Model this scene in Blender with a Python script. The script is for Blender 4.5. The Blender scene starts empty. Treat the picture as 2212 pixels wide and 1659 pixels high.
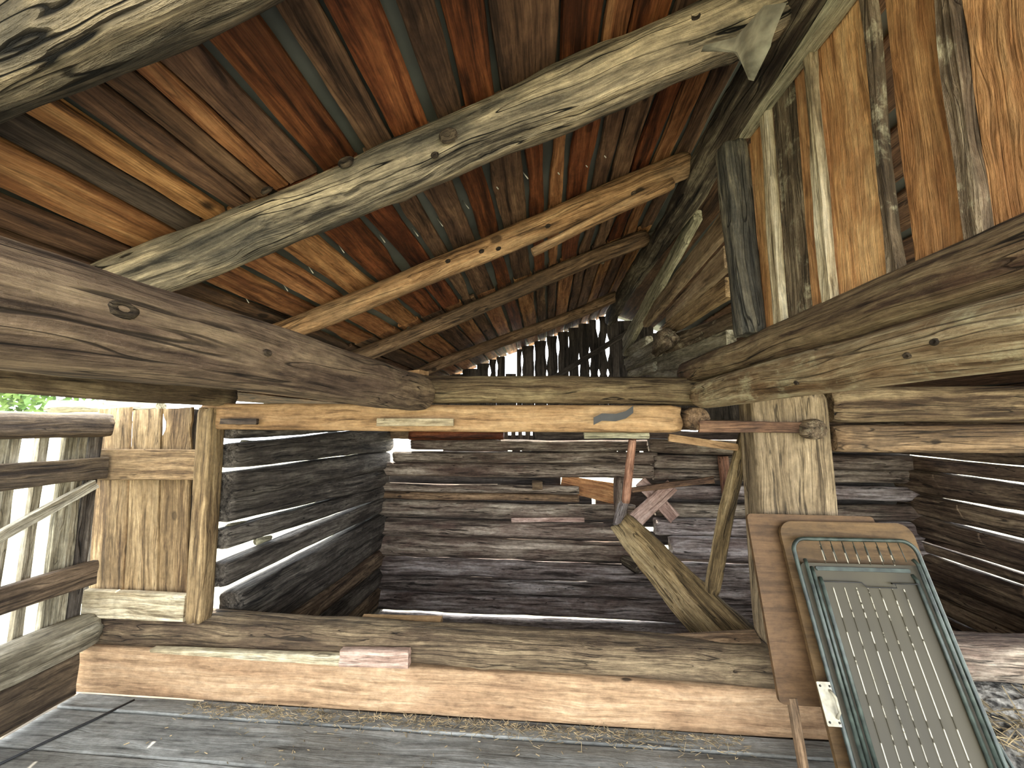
import bpy, math, random
from mathutils import Vector, Matrix, noise
R = random.Random(7)
scn = bpy.context.scene
COL = scn.collection

# ------------------------------------------------------------------ camera
F = 850.0; CXP = 1106.0; CYP = 829.5
PIT = math.atan((918 - 829.5) / 850.0); YAW = math.atan(74 * math.cos(PIT) / 850.0)
FW = Vector((-math.sin(YAW) * math.cos(PIT), math.cos(YAW) * math.cos(PIT), math.sin(PIT)))
RT = Vector((math.cos(YAW), math.sin(YAW), 0.0)); UP = RT.cross(FW)
CAMP = Vector((0, 0, 1.5))
cd = bpy.data.cameras.new('camera'); cam = bpy.data.objects.new('camera', cd); COL.objects.link(cam)
cd.sensor_fit = 'HORIZONTAL'; cd.sensor_width = 36.0; cd.lens = F / 2212.0 * 36.0
cd.clip_start = 0.02; cd.clip_end = 300
cam.matrix_world = Matrix((RT, UP, -FW)).transposed().to_4x4(); cam.location = CAMP
scn.camera = cam

# ------------------------------------------------------------------ light
w = bpy.data.worlds.new('sky'); scn.world = w; w.use_nodes = True
wn = w.node_tree; bg = wn.nodes['Background']
bg.inputs['Color'].default_value = (0.90, 0.95, 1.0, 1); bg.inputs['Strength'].default_value = 6.0
sl = bpy.data.lights.new('sun', 'SUN'); sl.energy = 16.0; sl.angle = math.radians(1.0); sl.color = (1.0, 0.93, 0.80)
sun = bpy.data.objects.new('sun', sl); COL.objects.link(sun)
sun.rotation_euler = (-Vector((-0.30, 0.75, 1.0))).to_track_quat('-Z', 'Y').to_euler()
scn.view_settings.view_transform = 'Standard'; scn.view_settings.look = 'None'
scn.view_settings.gamma = 1.0; scn.view_settings.use_curve_mapping = False
scn.view_settings.exposure = 0.68
scn.cycles.max_bounces = 7; scn.cycles.diffuse_bounces = 4; scn.cycles.glossy_bounces = 2

def on(px, py, ax, v):                      # the point of the photograph's ray where coordinate ax is v
    d = FW + RT * ((px - CXP) / F) + UP * ((CYP - py) / F)
    t = (v - CAMP[ax]) / d[ax]
    return CAMP + d * t

# ------------------------------------------------------------------ materials
def lin(c, k=0.86):
    g = 0.3 * c[0] + 0.59 * c[1] + 0.11 * c[2]; c = tuple(g + (x - g) * k for x in c[:3])
    return tuple(((x / 255.0) / 12.92 if x / 255.0 <= 0.04045 else (((x / 255.0) + 0.055) / 1.055) ** 2.4) for x in c) + (1.0,)

def wood(name, dark, base, light, patch=None, pamt=0.5, crack=0.6, knot=0.5, bump=0.5, rough=0.8, var=0.25, sc=1.0, fine=0.35, psc=2.2, streak=0.36, hue=0.006, lichen=None, lamt=0.0):
    m = bpy.data.materials.new(name); m.use_nodes = True; nt = m.node_tree; N = nt.nodes; L = nt.links
    b = N['Principled BSDF']; b.inputs['Roughness'].default_value = rough
    b.inputs['Specular IOR Level'].default_value = 0.25
    tc = N.new('ShaderNodeTexCoord'); oi = N.new('ShaderNodeObjectInfo')
    mul = N.new('ShaderNodeVectorMath'); mul.operation = 'SCALE'; mul.inputs[0].default_value = (37, 71, 53); L.new(oi.outputs['Random'], mul.inputs['Scale'])
    add = N.new('ShaderNodeVectorMath'); add.operation = 'ADD'; L.new(tc.outputs['Object'], add.inputs[0]); L.new(mul.outputs[0], add.inputs[1])
    def mp(s):
        v = N.new('ShaderNodeVectorMath'); v.operation = 'MULTIPLY'; v.inputs[1].default_value = s; L.new(add.outputs[0], v.inputs[0]); return v.outputs[0]
    def nz(s, det, dis=0.0, ro=0.55):
        n = N.new('ShaderNodeTexNoise'); n.inputs['Scale'].default_value = 1.0; n.inputs['Detail'].default_value = det
        n.inputs['Distortion'].default_value = dis; n.inputs['Roughness'].default_value = ro; L.new(mp(s), n.inputs['Vector']); return n.outputs['Fac']
    def mr(src, a, bb, c=0.0, d=1.0):
        n = N.new('ShaderNodeMapRange'); n.inputs[1].default_value = a; n.inputs[2].default_value = bb; n.inputs[3].default_value = c; n.inputs[4].default_value = d; L.new(src, n.inputs[0]); return n.outputs[0]
    def math_(op, a, bb=None):
        n = N.new('ShaderNodeMath'); n.operation = op
        for i, v in enumerate((a, bb)):
            if v is None: continue
            if isinstance(v, (int, float)): n.inputs[i].default_value = v
            else: L.new(v, n.inputs[i])
        return n.outputs[0]
    def mix(f, a, bb, mode='MIX'):
        n = N.new('ShaderNodeMix'); n.data_type = 'RGBA'; n.blend_type = mode
        for i, v in ((0, f), (6, a), (7, bb)):
            if isinstance(v, (int, float, tuple)): n.inputs[i].default_value = v
            else: L.new(v, n.inputs[i])
        return n.outputs[2]
    wv = N.new('ShaderNodeTexNoise'); wv.inputs['Scale'].default_value = 1.0; wv.inputs['Detail'].default_value = 2; L.new(mp((2.5, 7, 7)), wv.inputs['Vector'])
    wo = N.new('ShaderNodeVectorMath'); wo.operation = 'MULTIPLY_ADD'; L.new(wv.outputs['Color'], wo.inputs[0]); wo.inputs[1].default_value = (0.0, 0.05, 0.05); L.new(add.outputs[0], wo.inputs[2])
    add0 = add; add = wo
    sa = nz((1.8 * sc, 34 * sc, 34 * sc), 6, 0.15, 0.70)
    sb = nz((1.1 * sc, 8 * sc, 8 * sc), 4, 0.3)
    s1 = math_('ADD', math_('MULTIPLY', sa, 0.62), math_('MULTIPLY', sb, 0.38))
    s2 = nz((9 * sc, 230 * sc, 230 * sc), 2)
    sd = nz((22, 34, 34), 6, 0.0, 0.7)
    s3 = nz((psc * 0.8, psc * 2.2, psc * 2.2), 5, 0.5, 0.65)
    cr = nz((0.7 * sc, 30 * sc, 30 * sc), 1, 0.0)
    cm = nz((1.6, 9, 9), 2)
    ramp = N.new('ShaderNodeValToRGB'); L.new(s1, ramp.inputs[0]); e = ramp.color_ramp.elements
    e[0].position = 0.41; e[0].color = lin(dark); e[1].position = 0.60; e[1].color = lin(light)
    k = ramp.color_ramp.elements.new(0.5); k.color = lin(base)
    c = ramp.outputs[0]
    if patch: c = mix(math_('MULTIPLY', mr(s3, 0.47, 0.58), pamt), c, lin(patch))
    if lichen: c = mix(math_('MULTIPLY', mr(nz((9, 14, 14), 6, 0.3, 0.7), 0.55, 0.66), lamt), c, lin(lichen))
    f2 = math_('MULTIPLY', mr(s2, 0.3, 0.7, 1 - fine, 1 + fine * 0.6), mr(sd, 0.3, 0.7, 0.70, 1.24))
    g = N.new('ShaderNodeCombineColor')
    for i in range(3): L.new(f2, g.inputs[i])
    c = mix(1.0, c, g.outputs[0], 'MULTIPLY')
    dk = mr(sa, 0.30, 0.43, streak, 1.0); g2 = N.new('ShaderNodeCombineColor')
    for i in range(3): L.new(dk, g2.inputs[i])
    c = mix(1.0, c, g2.outputs[0], 'MULTIPLY')
    # knots
    vo = N.new('ShaderNodeTexVoronoi'); vo.inputs['Scale'].default_value = 1.0; L.new(mp((3.6, 6.5, 6.5)), vo.inputs['Vector'])
    sepc = N.new('ShaderNodeSeparateColor'); L.new(vo.outputs['Color'], sepc.inputs[0])
    kd = math_('ADD', vo.outputs['Distance'], math_('MULTIPLY', s1, 0.10))
    kk = math_('MULTIPLY', mr(kd, 0.13, 0.175, 1.0, 0.0), math_('MULTIPLY', mr(sepc.outputs[0], 0.36, 0.46), knot))
    c = mix(kk, c, lin(tuple(x * 0.32 for x in dark)))
    # cracks along the grain
    ca = math_('ABSOLUTE', math_('SUBTRACT', cr, 0.5))
    ck = math_('MULTIPLY', mr(ca, 0.004, 0.016, 1.0, 0.0), math_('MULTIPLY', mr(cm, 0.38, 0.50), crack))
    c = mix(ck, c, lin(tuple(x * 0.25 for x in dark)))
    hs = N.new('ShaderNodeHueSaturation'); L.new(c, hs.inputs['Color'])
    L.new(mr(oi.outputs['Random'], 0, 1, 1 - var, 1 + var), hs.inputs['Value'])
    r2 = math_('FRACT', math_('MULTIPLY', oi.outputs['Random'], 17.3))
    L.new(mr(r2, 0, 1, 0.5 - hue, 0.5 + hue * 0.5), hs.inputs['Hue'])
    L.new(hs.outputs[0], b.inputs['Base Color'])
    h = math_('ADD', math_('ADD', math_('MULTIPLY', s1, 1.0), math_('MULTIPLY', s2, 0.12)), math_('MULTIPLY', sd, 0.28)); h = math_('SUBTRACT', h, math_('MULTIPLY', ck, 0.5)); h = math_('SUBTRACT', h, math_('MULTIPLY', kk, 0.15))
    bp = N.new('ShaderNodeBump'); bp.inputs['Strength'].default_value = bump; bp.inputs['Distance'].default_value = 0.034; L.new(h, bp.inputs['Height']); L.new(bp.outputs[0], b.inputs['Normal'])
    return m

def plain(name, c, rough=0.6, metal=0.0, nsc=8.0, namt=0.25, bump=0.1, stretch=(1, 1, 1), c2=None):
    m = bpy.data.materials.new(name); m.use_nodes = True; nt = m.node_tree; N = nt.nodes; L = nt.links
    b = N['Principled BSDF']; b.inputs['Roughness'].default_value = rough; b.inputs['Metallic'].default_value = metal
    tc = N.new('ShaderNodeTexCoord'); mpn = N.new('ShaderNodeMapping'); mpn.inputs['Scale'].default_value = stretch; L.new(tc.outputs['Object'], mpn.inputs[0])
    n = N.new('ShaderNodeTexNoise'); n.inputs['Scale'].default_value = nsc; n.inputs['Detail'].default_value = 6; L.new(mpn.outputs[0], n.inputs['Vector'])
    r = N.new('ShaderNodeValToRGB'); L.new(n.outputs['Fac'], r.inputs[0]); e = r.color_ramp.elements
    e[0].position = 0.35; e[1].position = 0.68
    e[0].color = lin(tuple(x * (1 - namt) for x in c)); e[1].color = lin(c2 if c2 else tuple(min(255, x * (1 + namt * 0.5)) for x in c))
    L.new(r.outputs[0], b.inputs['Base Color'])
    bp = N.new('ShaderNodeBump'); bp.inputs['Strength'].default_value = bump; bp.inputs['Distance'].default_value = 0.02; L.new(n.outputs['Fac'], bp.inputs['Height']); L.new(bp.outputs[0], b.inputs['Normal'])
    return m

M = {}
M['rafter'] = wood('weathered_rafter_wood', (62, 54, 44), (140, 126, 102), (206, 184, 146), (66, 64, 58), 0.65, 1.0, 0.7, 0.9, var=0.06, hue=0.005)
M['pole'] = wood('tan_pole_wood', (96, 66, 40), (176, 130, 84), (214, 170, 118), (120, 100, 74), 0.5, 0.5, 0.9, 0.6, var=0.08)
M['poledark'] = wood('brown_pole_wood', (66, 48, 34), (124, 96, 66), (164, 132, 96), (80, 66, 52), 0.5, 0.7, 0.8, 0.7, var=0.05)
M['leftbeam'] = wood('brown_grey_beam_wood', (70, 54, 44), (122, 100, 80), (158, 134, 106), (86, 66, 56), 0.6, 0.8, 0.5, 0.7, var=0.03, psc=1.6)
M['rightlow'] = wood('pale_beam_wood', (112, 84, 54), (160, 138, 104), (204, 188, 150), (124, 92, 62), 0.6, 0.6, 0.4, 0.7, var=0.03, psc=3.5, lichen=(200, 190, 150), lamt=0.6)
M['rightup'] = wood('olive_brown_beam_wood', (70, 52, 38), (128, 108, 76), (160, 142, 106), (84, 58, 42), 0.7, 0.9, 0.4, 0.8, var=0.03, psc=1.8)
M['roof_red'] = wood('red_brown_board_wood', (60, 30, 14), (120, 63, 30), (162, 96, 50), (80, 38, 18), 0.6, 0.3, 0.6, 0.3, rough=0.6, var=0.18, psc=3)
M['roof_tan'] = wood('orange_tan_board_wood', (112, 68, 34), (170, 114, 64), (198, 144, 88), (132, 80, 42), 0.5, 0.35, 0.9, 0.3, rough=0.7, var=0.12, psc=3)
M['roof_brown'] = wood('dull_brown_board_wood', (62, 44, 32), (112, 80, 56), (146, 110, 78), (78, 56, 44), 0.6, 0.4, 0.8, 0.35, var=0.15, psc=3)
M['roof_grey'] = wood('grey_brown_board_wood', (54, 44, 36), (84, 70, 58), (110, 94, 78), None, 0, 0.3, 0.4, 0.3, var=0.08)
M['wallboard'] = wood('warm_orange_board_wood', (154, 102, 58), (202, 146, 90), (222, 174, 116), (170, 110, 62), 0.55, 0.2, 0.75, 0.5, rough=0.65, var=0.08, psc=4, hue=0.005, streak=.7)
M['bark'] = wood('grey_bark_edge_wood', (80, 66, 50), (126, 106, 82), (180, 160, 128), (98, 80, 60), 0.6, 0.4, 0.3, 1.0, var=0.08, psc=8, lichen=(206, 196, 160), lamt=0.7)
M['palelog'] = wood('pale_green_grey_wood', (110, 104, 80), (170, 162, 130), (212, 202, 168), (120, 112, 84), 0.5, 0.5, 0.3, 0.8, var=0.08)
M['ridge'] = wood('dark_ridge_wood', (30, 25, 20), (88, 76, 60), (160, 146, 116), (52, 38, 30), 0.6, 0.8, 0.4, 1.0, var=0.03, psc=4)
M['greypost'] = wood('dark_grey_post_wood', (42, 42, 38), (88, 84, 74), (150, 138, 112), (62, 60, 54), 0.5, 0.8, 0.3, 0.8, var=0.04)
M['yellow'] = wood('yellow_tan_hewn_wood', (124, 92, 56), (166, 128, 82), (188, 152, 104), (140, 104, 64), 0.4, 0.25, 0.45, 0.35, rough=0.75, var=0.04, fine=0.2)
M['plank'] = wood('tan_sill_plank_wood', (138, 108, 74), (176, 142, 100), (196, 164, 122), (154, 118, 80), 0.45, 0.2, 0.9, 0.3, rough=0.8, var=0.03, fine=0.2, streak=.75)
M['sill'] = wood('dusty_sill_wood', (70, 56, 38), (120, 100, 72), (156, 134, 98), (76, 58, 42), 0.6, 0.7, 0.5, 0.9, var=0.04, psc=2.4)
M['tielog'] = wood('grey_brown_tie_wood', (72, 54, 36), (130, 108, 76), (166, 144, 104), (96, 72, 48), 0.5, 0.9, 0.4, 0.9, var=0.03)
M['logback'] = wood('grey_brown_wall_log_wood', (66, 54, 44), (142, 124, 104), (196, 178, 154), (106, 82, 68), 0.6, 0.8, 0.4, 0.9, var=0.2, hue=0.006)
M['loglow'] = wood('mauve_grey_wall_log_wood', (72, 60, 54), (150, 134, 124), (204, 190, 182), (116, 94, 84), 0.6, 0.8, 0.4, 0.9, var=0.15, hue=0.006)
M['logleft'] = wood('dark_grey_wall_log_wood', (48, 42, 36), (94, 86, 76), (140, 130, 116), (62, 54, 46), 0.6, 0.8, 0.4, 1.0, var=0.15)
M['logright'] = wood('brown_wall_log_wood', (66, 50, 38), (128, 104, 78), (172, 146, 112), (88, 66, 50), 0.6, 0.8, 0.4, 0.9, var=0.15)
M['shutter'] = wood('golden_grey_shutter_wood', (98, 74, 46), (156, 126, 84), (190, 160, 114), (122, 98, 64), 0.5, 0.5, 0.6, 0.6, var=0.06)
M['paleboard'] = wood('pale_weathered_board_wood', (140, 122, 88), (196, 180, 142), (220, 208, 176), (160, 140, 104), 0.5, 0.5, 0.4, 0.5, var=0.06)
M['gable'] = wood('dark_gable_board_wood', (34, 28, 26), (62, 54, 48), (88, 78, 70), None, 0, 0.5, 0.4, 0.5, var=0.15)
M['lattice'] = wood('dark_lattice_rail_wood', (52, 40, 30), (92, 76, 56), (124, 104, 80), (62, 50, 38), 0.6, 0.6, 0.3, 0.6, var=0.08)
M['slat'] = wood('grey_green_slat_wood', (104, 96, 76), (156, 146, 120), (196, 188, 164), (120, 110, 88), 0.5, 0.5, 0.3, 0.6, var=0.15)
M['chute'] = wood('mossy_yellow_trough_wood', (88, 70, 40), (146, 120, 76), (178, 154, 108), (104, 84, 50), 0.5, 0.7, 0.4, 1.0, var=0.04)
M['pinkwood'] = wood('pinkish_scrap_board_wood', (120, 90, 74), (170, 136, 116), (202, 172, 152), None, 0, 0.4, 0.4, 0.4, var=0.08)
M['redpole'] = wood('reddish_stick_wood', (84, 50, 36), (138, 94, 68), (184, 138, 108), None, 0, 0.6, 0.3, 0.5, var=0.05)
M['plywood'] = wood('brown_plywood', (78, 56, 30), (96, 70, 40), (106, 79, 46), (86, 62, 34), 0.3, 0.0, 0.0, 0.08, streak=.9, rough=0.6, var=0.04, fine=0.1)
M['laid'] = wood('grey_tan_laid_board_wood', (92, 72, 50), (150, 122, 90), (180, 156, 122), (112, 92, 66), 0.5, 0.4, 0.3, 0.5, var=0.12)
M['post'] = wood('grey_tan_post_wood', (92, 76, 52), (146, 126, 92), (180, 158, 122), (116, 98, 70), 0.5, 0.7, 0.5, 0.7, var=0.02)
M['knot'] = wood('dark_knot_wood', (34, 26, 20), (66, 54, 42), (110, 94, 72), None, 0, 0.3, 0.0, 0.8, var=0.05, sc=2)
M['floor'] = wood('dusty_floor_plank_wood', (92, 92, 88), (122, 122, 116), (146, 146, 140), (98, 92, 80), 0.5, 0.3, 0.3, 0.4, var=0.0, fine=0.15, sc=0.8, psc=1.2)
M['cover'] = plain('grey_green_roofing_underside', (112, 114, 104), 0.85, 0, 3, 0.25, 0.1)
M['earth'] = plain('dry_earth', (112, 98, 80), 0.95, 0, 4, 0.4, 0.6)
M['grass'] = plain('sunlit_pasture', (150, 146, 116), 0.95, 0, 0.6, 0.3, 0.2)
M['green'] = plain('green_painted_steel', (40, 50, 43), 0.42, 0.1, 26, 0.3, 0.05, c2=(62, 74, 64))
M['slatgrey'] = plain('olive_grey_panel_cloth', (54, 46, 26), 0.65, 0, 1.2, 0.14, 0.05, (3, 0.7, 1), c2=(66, 58, 36))
M['cord'] = plain('pale_worn_thread', (214, 204, 176), 0.8)
m = M['stitch'] = plain('dashed_pale_stitching', (58, 50, 30), 0.8, 0, 1, 0.05, 0.0)
nt = m.node_tree; nn_ = [n for n in nt.nodes if n.type == 'TEX_NOISE'][0]; nn_.inputs['Scale'].default_value = 1.0; nn_.inputs['Detail'].default_value = 3
[n for n in nt.nodes if n.type == 'MAPPING'][0].inputs['Scale'].default_value = (3, 3, 26)
rr_ = [n for n in nt.nodes if n.type == 'VALTORGB'][0].color_ramp.elements; rr_[0].position = .46; rr_[1].position = .50; rr_[1].color = lin((190, 180, 156))
M['metalplate'] = plain('cream_metal', (160, 152, 128), 0.5, 0.1, 30, 0.2, 0.05)
M['darkmetal'] = plain('dark_metal', (54, 52, 50), 0.5, 0.4)
M['nail'] = plain('bright_nail_steel', (226, 222, 206), 0.35, 0.3)
M['cable'] = plain('black_rubber', (26, 26, 28), 0.5)
M['web'] = plain('dusty_cobweb', (190, 186, 160), 0.95, 0, 14, 0.3, 0.2)
nt = M['web'].node_tree; nt.nodes['Principled BSDF'].inputs['Alpha'].default_value = 0.85
M['straw'] = plain('dry_straw', (150, 130, 92), 0.9, 0, 20, 0.4)
M['hay'] = plain('grey_matted_hay', (118, 112, 102), 0.95, 0, 30, 0.6, 1.0, c2=(178, 172, 160))
M['leaf'] = plain('green_leaves', (98, 132, 62), 0.7, 0, 3, 0.4)
M['leafbark'] = plain('tree_bark', (92, 76, 58), 0.9, 0, 12, 0.4, 0.6)

# ------------------------------------------------------------------ helpers
def link(name, me, mat=None, parent=None, mtx=None):
    o = bpy.data.objects.new(name, me); COL.objects.link(o)
    if mat is not None: me.materials.append(M[mat] if isinstance(mat, str) else mat)
    if parent is not None:
        o.parent = parent; o.matrix_parent_inverse = parent.matrix_basis.inverted()
    if mtx is not None: o.matrix_basis = mtx
    return o

def tag(o, label=None, cat=None, group=None, kind=None):
    if label: o['label'] = label
    if cat: o['category'] = cat
    if group: o['group'] = group
    if kind: o['kind'] = kind
    return o

def empty(name, loc, label=None, cat=None, group=None, kind=None):
    o = bpy.data.objects.new(name, None); COL.objects.link(o); o.location = loc
    o.matrix_basis = Matrix.Translation(Vector(loc)); o.empty_display_size = 0.1
    return tag(o, label, cat, group, kind)

def frame(p0, p1, up):
    x = (Vector(p1) - Vector(p0)); L = x.length; x.normalize()
    z = Vector(up); z = (z - x * z.dot(x)).normalized(); y = z.cross(x)
    m = Matrix((x, y, z)).transposed().to_4x4(); m.translation = Vector(p0)
    return m, L

def mesh(verts, faces, smooth=True):
    me = bpy.data.meshes.new('m'); me.from_pydata(verts, [], faces); me.update()
    if smooth:
        me.polygons.foreach_set('use_smooth', [True] * len(me.polygons))
    return me

def timber(name, p0, p1, r0, r1, mat, parent=None, up=(0, 0, 1), seg=22, step=0.035, sq=2.0, rough=0.10, bend=0.012, asp=1.0, seed=None, knots=0, groove=0.05, endr=0.35, bz=0.0):
    """a log or hewn beam: r0/r1 half heights, asp = half width / half height, sq 2 round .. 6 squared"""
    if seed is None: seed = R.random() * 900
    m, L = frame(p0, p1, up); n = max(6, int(L / step)); V = []; Fc = []
    kn = [(R.uniform(0.08, 0.95) * L, R.uniform(0, 2 * math.pi), R.uniform(0.25, 0.5)) for _ in range(knots)]
    for i in range(n + 1):
        t = i / n; x = t * L; r = r0 + (r1 - r0) * t
        e = min(x, L - x) / (r * 0.5)
        es = 1.0 - endr * 0.25 * max(0.0, 1 - e) ** 2
        oy = bend * noise.noise(Vector((x * 0.9, seed, 1.3))) * 1.6; oz = bend * noise.noise(Vector((x * 0.9, seed, 7.9))) * 1.6 + bz * math.sin(math.pi * t)
        rr = r * (1 + rough * 0.8 * noise.noise(Vector((x * 2.2, seed, 3.1)))) * es
        for j in range(seg):
            a = 2 * math.pi * j / seg; c, s = math.cos(a), math.sin(a)
            k = (abs(c) ** sq + abs(s) ** sq) ** (-1.0 / sq)
            d = 1 + rough * noise.noise(Vector((x * 3.0, c * 1.4 + seed, s * 1.4))) + rough * 0.45 * noise.noise(Vector((x * 9.0, c * 3 + seed, s * 3)))
            g = noise.noise(Vector((x * 1.2, c * 5.5 + seed, s * 5.5 + 9)))
            d -= groove * max(0.0, g - 0.1) * 2.2
            for kx, ka, kr in kn:
                dx = (x - kx) / (r * 0.55); da = (a - ka + math.pi) % (2 * math.pi) - math.pi
                q = dx * dx + (da / 0.5) ** 2
                if q < 4: d += kr * 0.35 * math.exp(-q * 1.6) - kr * 0.25 * math.exp(-q * 12)
            jx = 0.0
            if i == 0 or i == n: jx = (noise.noise(Vector((c * 2, s * 2, seed + i)))) * r * endr * 0.5
            V.append((x + jx, oy + c * k * d * rr * asp, oz + s * k * d * rr))
    for i in range(n):
        for j in range(seg):
            a = i * seg + j; b = i * seg + (j + 1) % seg
            Fc.append((a, b, b + seg, a + seg))
    for base, xx, flip in ((0, 0.0, True), (n * seg, L, False)):
        ring = [base + j for j in range(seg)]
        cx = sum(V[q][0] for q in ring) / seg; cy = sum(V[q][1] for q in ring) / seg; cz = sum(V[q][2] for q in ring) / seg
        c = len(V); V.append((cx, cy, cz))
        for j in range(seg):
            a, b = ring[j], ring[(j + 1) % seg]
            Fc.append((c, b, a) if flip else (c, a, b))
    me = mesh(V, Fc)
    nf = len(me.polygons)
    for q in range(nf - 2 * seg, nf): me.polygons[q].use_smooth = False
    return link(name, me, mat, parent, m)

def board(name, p0, p1, w0, w1, t, mat, parent=None, up=(0, 0, 1), step=0.04, wane=0.006, seed=None, notches=(), taper=(), cup=0.0, bow=0.0, lump=0.004, endj=0.006, split=None, off0=0.0, off1=0.0):
    """an irregular-edged board. local x along, y across, z thickness. notches: (side +1/-1, x, halflen, depth)"""
    if seed is None: seed = R.random() * 900
    m, L = frame(p0, p1, up); n = max(3, int(L / step)); V = []; Fc = []
    prof = [-1, -0.94, -0.5, 0, 0.5, 0.94, 1]; K = len(prof)
    for i in range(n + 1):
        tt = i / n; x = tt * L; hw = (w0 + (w1 - w0) * tt) / 2; oc = off0 + (off1 - off0) * tt
        el = hw + wane * (noise.noise(Vector((x * 2.6, seed, 0))) * 1.6 + noise.noise(Vector((x * 9, seed, 5))) * 0.5)
        er = hw + wane * (noise.noise(Vector((x * 2.6, seed, 11))) * 1.6 + noise.noise(Vector((x * 9, seed, 17))) * 0.5)
        for sd, nx, nh, nd in notches:
            q = math.exp(-((x - nx) / nh) ** 4) * nd
            if sd > 0: er -= q
            else: el -= q
        bz = bow * math.sin(math.pi * tt)
        row = []
        jx = 0
        for k, pfr in enumerate(prof):
            y = oc + (pfr * er if pfr > 0 else pfr * el)
            if i == 0: jx = endj * noise.noise(Vector((pfr * 3, seed, 33)))
            elif i == n: jx = endj * noise.noise(Vector((pfr * 3, seed, 43)))
            z = t / 2 + lump * noise.noise(Vector((x * 3, pfr * 2 + seed, 2))) - cup * (1 - pfr * pfr) + bz
            zz = -t / 2 + lump * noise.noise(Vector((x * 3, pfr * 2 + seed, 22))) - cup * (1 - pfr * pfr) + bz
            if abs(pfr) == 1: z -= t * 0.18; zz += t * 0.18
            row.append(((x + jx, y, z), (x + jx, y, zz)))
        for q in row: V.append(q[0])
        for q in reversed(row): V.append(q[1])
    W = 2 * K
    for i in range(n):
        for j in range(W):
            a = i * W + j; b = i * W + (j + 1) % W
            Fc.append((a, a + W, b + W, b))
    Fc.append(tuple(range(W))); Fc.append(tuple(n * W + q for q in reversed(range(W))))
    me = mesh(V, Fc, False)
    return link(name, me, mat, parent, m)

def tubepts(pts, r, seg=10, closed=False):
    P = [Vector(p) for p in pts]; V = []; Fc = []; n = len(P)
    prev = None
    for i, p in enumerate(P):
        a = P[(i - 1) % n] if (closed or i > 0) else p; b = P[(i + 1) % n] if (closed or i < n - 1) else p
        t = (b - a).normalized()
        if prev is None: nn = t.orthogonal().normalized()
        else: nn = (prev - t * prev.dot(t)).normalized()
        prev = nn; bb = t.cross(nn)
        for j in range(seg):
            an = 2 * math.pi * j / seg; V.append(p + (nn * math.cos(an) + bb * math.sin(an)) * r)
    for i in range(n if closed else n - 1):
        for j in range(seg):
            i2 = (i + 1) % n
            Fc.append((i * seg + j, i * seg + (j + 1) % seg, i2 * seg + (j + 1) % seg, i2 * seg + j))
    if not closed:
        Fc.append(tuple(reversed(range(seg)))); Fc.append(tuple((n - 1) * seg + j for j in range(seg)))
    return [tuple(v) for v in V], Fc

def tube(name, pts, r, mat, parent=None, seg=10, closed=False):
    V, Fc = tubepts(pts, r, seg, closed)
    o = Vector(V[0]) if parent is None else Vector((0, 0, 0))
    V = [tuple(Vector(v) - o) for v in V]
    return link(name, mesh(V, Fc), mat, parent, Matrix.Translation(o))

# ================================================================== ROOF
TH = math.atan(0.384); RU = Vector((math.cos(TH), 0, math.sin(TH))); RN = Vector((-math.sin(TH), 0, math.cos(TH)))
def rp(s, y, h=0.0): return Vector((-1.3, y, 2.005)) + RU * s + RN * h      # point on the boards' underside
ceiling = empty('ceiling', (0, 1.5, 2.4), kind='structure')
def roofboard(s0, s1, y0, y1, mat, h=0.012, **k):
    cs = (s0 + s1) / 2
    return board('roof_board', rp(cs, y0, h), rp(cs, y1, h), s1 - s0, s1 - s0, 0.022, mat, ceiling, up=RN, **k)
A = [(-.95, -.83, 'roof_brown'), (-.81, -.67, 'roof_tan'), (-.65, -.50, 'roof_brown'), (-.48, -.33, 'roof_brown'), (-.31, -.20, 'roof_tan'), (-.185, -.07, 'roof_brown'),
     (-.055, .05, 'roof_brown'), (.070, .200, 'roof_tan'), (.212, .288, 'roof_grey'), (.298, .366, 'roof_tan'), (.388, .455, 'roof_brown'), (.466, .524, 'roof_brown'),
     (.532, .578, 'roof_tan'), (.582, .672, 'roof_brown'), (.690, .800, 'roof_red'), (.838, .916, 'roof_brown'), (.928, 1.035, 'roof_red'), (1.063, 1.141, 'roof_brown'),
     (1.155, 1.246, 'roof_red'), (1.266, 1.436, 'roof_brown'), (1.452, 1.556, 'roof_red'), (1.576, 1.645, 'roof_tan'), (1.655, 1.77, 'roof_red'), (1.79, 1.93, 'roof_brown'), (1.945, 2.12, 'roof_red')]
for s0, s1, mt in A:
    roofboard(s0, s1, -0.95, 1.045, mt, wane=0.007)
for i in range(9): pass
B = [-.95, -.80, -.64, -.48, -.33, -.21, -.095, .04, .20, .352, .52, .68, .81, .91, 1.055, 1.172, 1.31, 1.41, 1.495, 1.625, 1.715, 1.82, 1.92, 2.03, 2.14]
Bm = {0: 'roof_brown', 7: 'roof_tan', 8: 'roof_tan', 9: 'roof_tan', 10: 'roof_red', 11: 'roof_red', 12: 'roof_brown', 13: 'roof_brown', 14: 'roof_red', 15: 'roof_brown', 16: 'roof_red', 17: 'roof_tan', 18: 'roof_red', 19: 'roof_brown', 20: 'roof_brown', 21: 'roof_red', 22: 'roof_tan'}
for i in range(len(B) - 1):
    g = R.uniform(0.016, 0.030)
    if B[i] in (.20, .352, .04): g = 0.034
    nt_ = []
    for q in range(2): nt_.append((R.choice((1, -1)), R.uniform(0.1, 2.2), R.uniform(0.12, 0.3), R.uniform(0.006, 0.022)))
    mt = Bm.get(i, 'roof_brown')
    roofboard(B[i] + g / 2, B[i + 1] - g / 2, 1.055, 2.45, mt, wane=0.008, notches=nt_)
    mt2 = R.choice(('roof_brown', 'roof_brown', 'roof_tan', 'roof_brown', mt))
    g *= .7
    roofboard(B[i] + g / 2, B[i + 1] - g / 2, 2.455, 4.64, mt2, wane=0.006)
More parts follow.
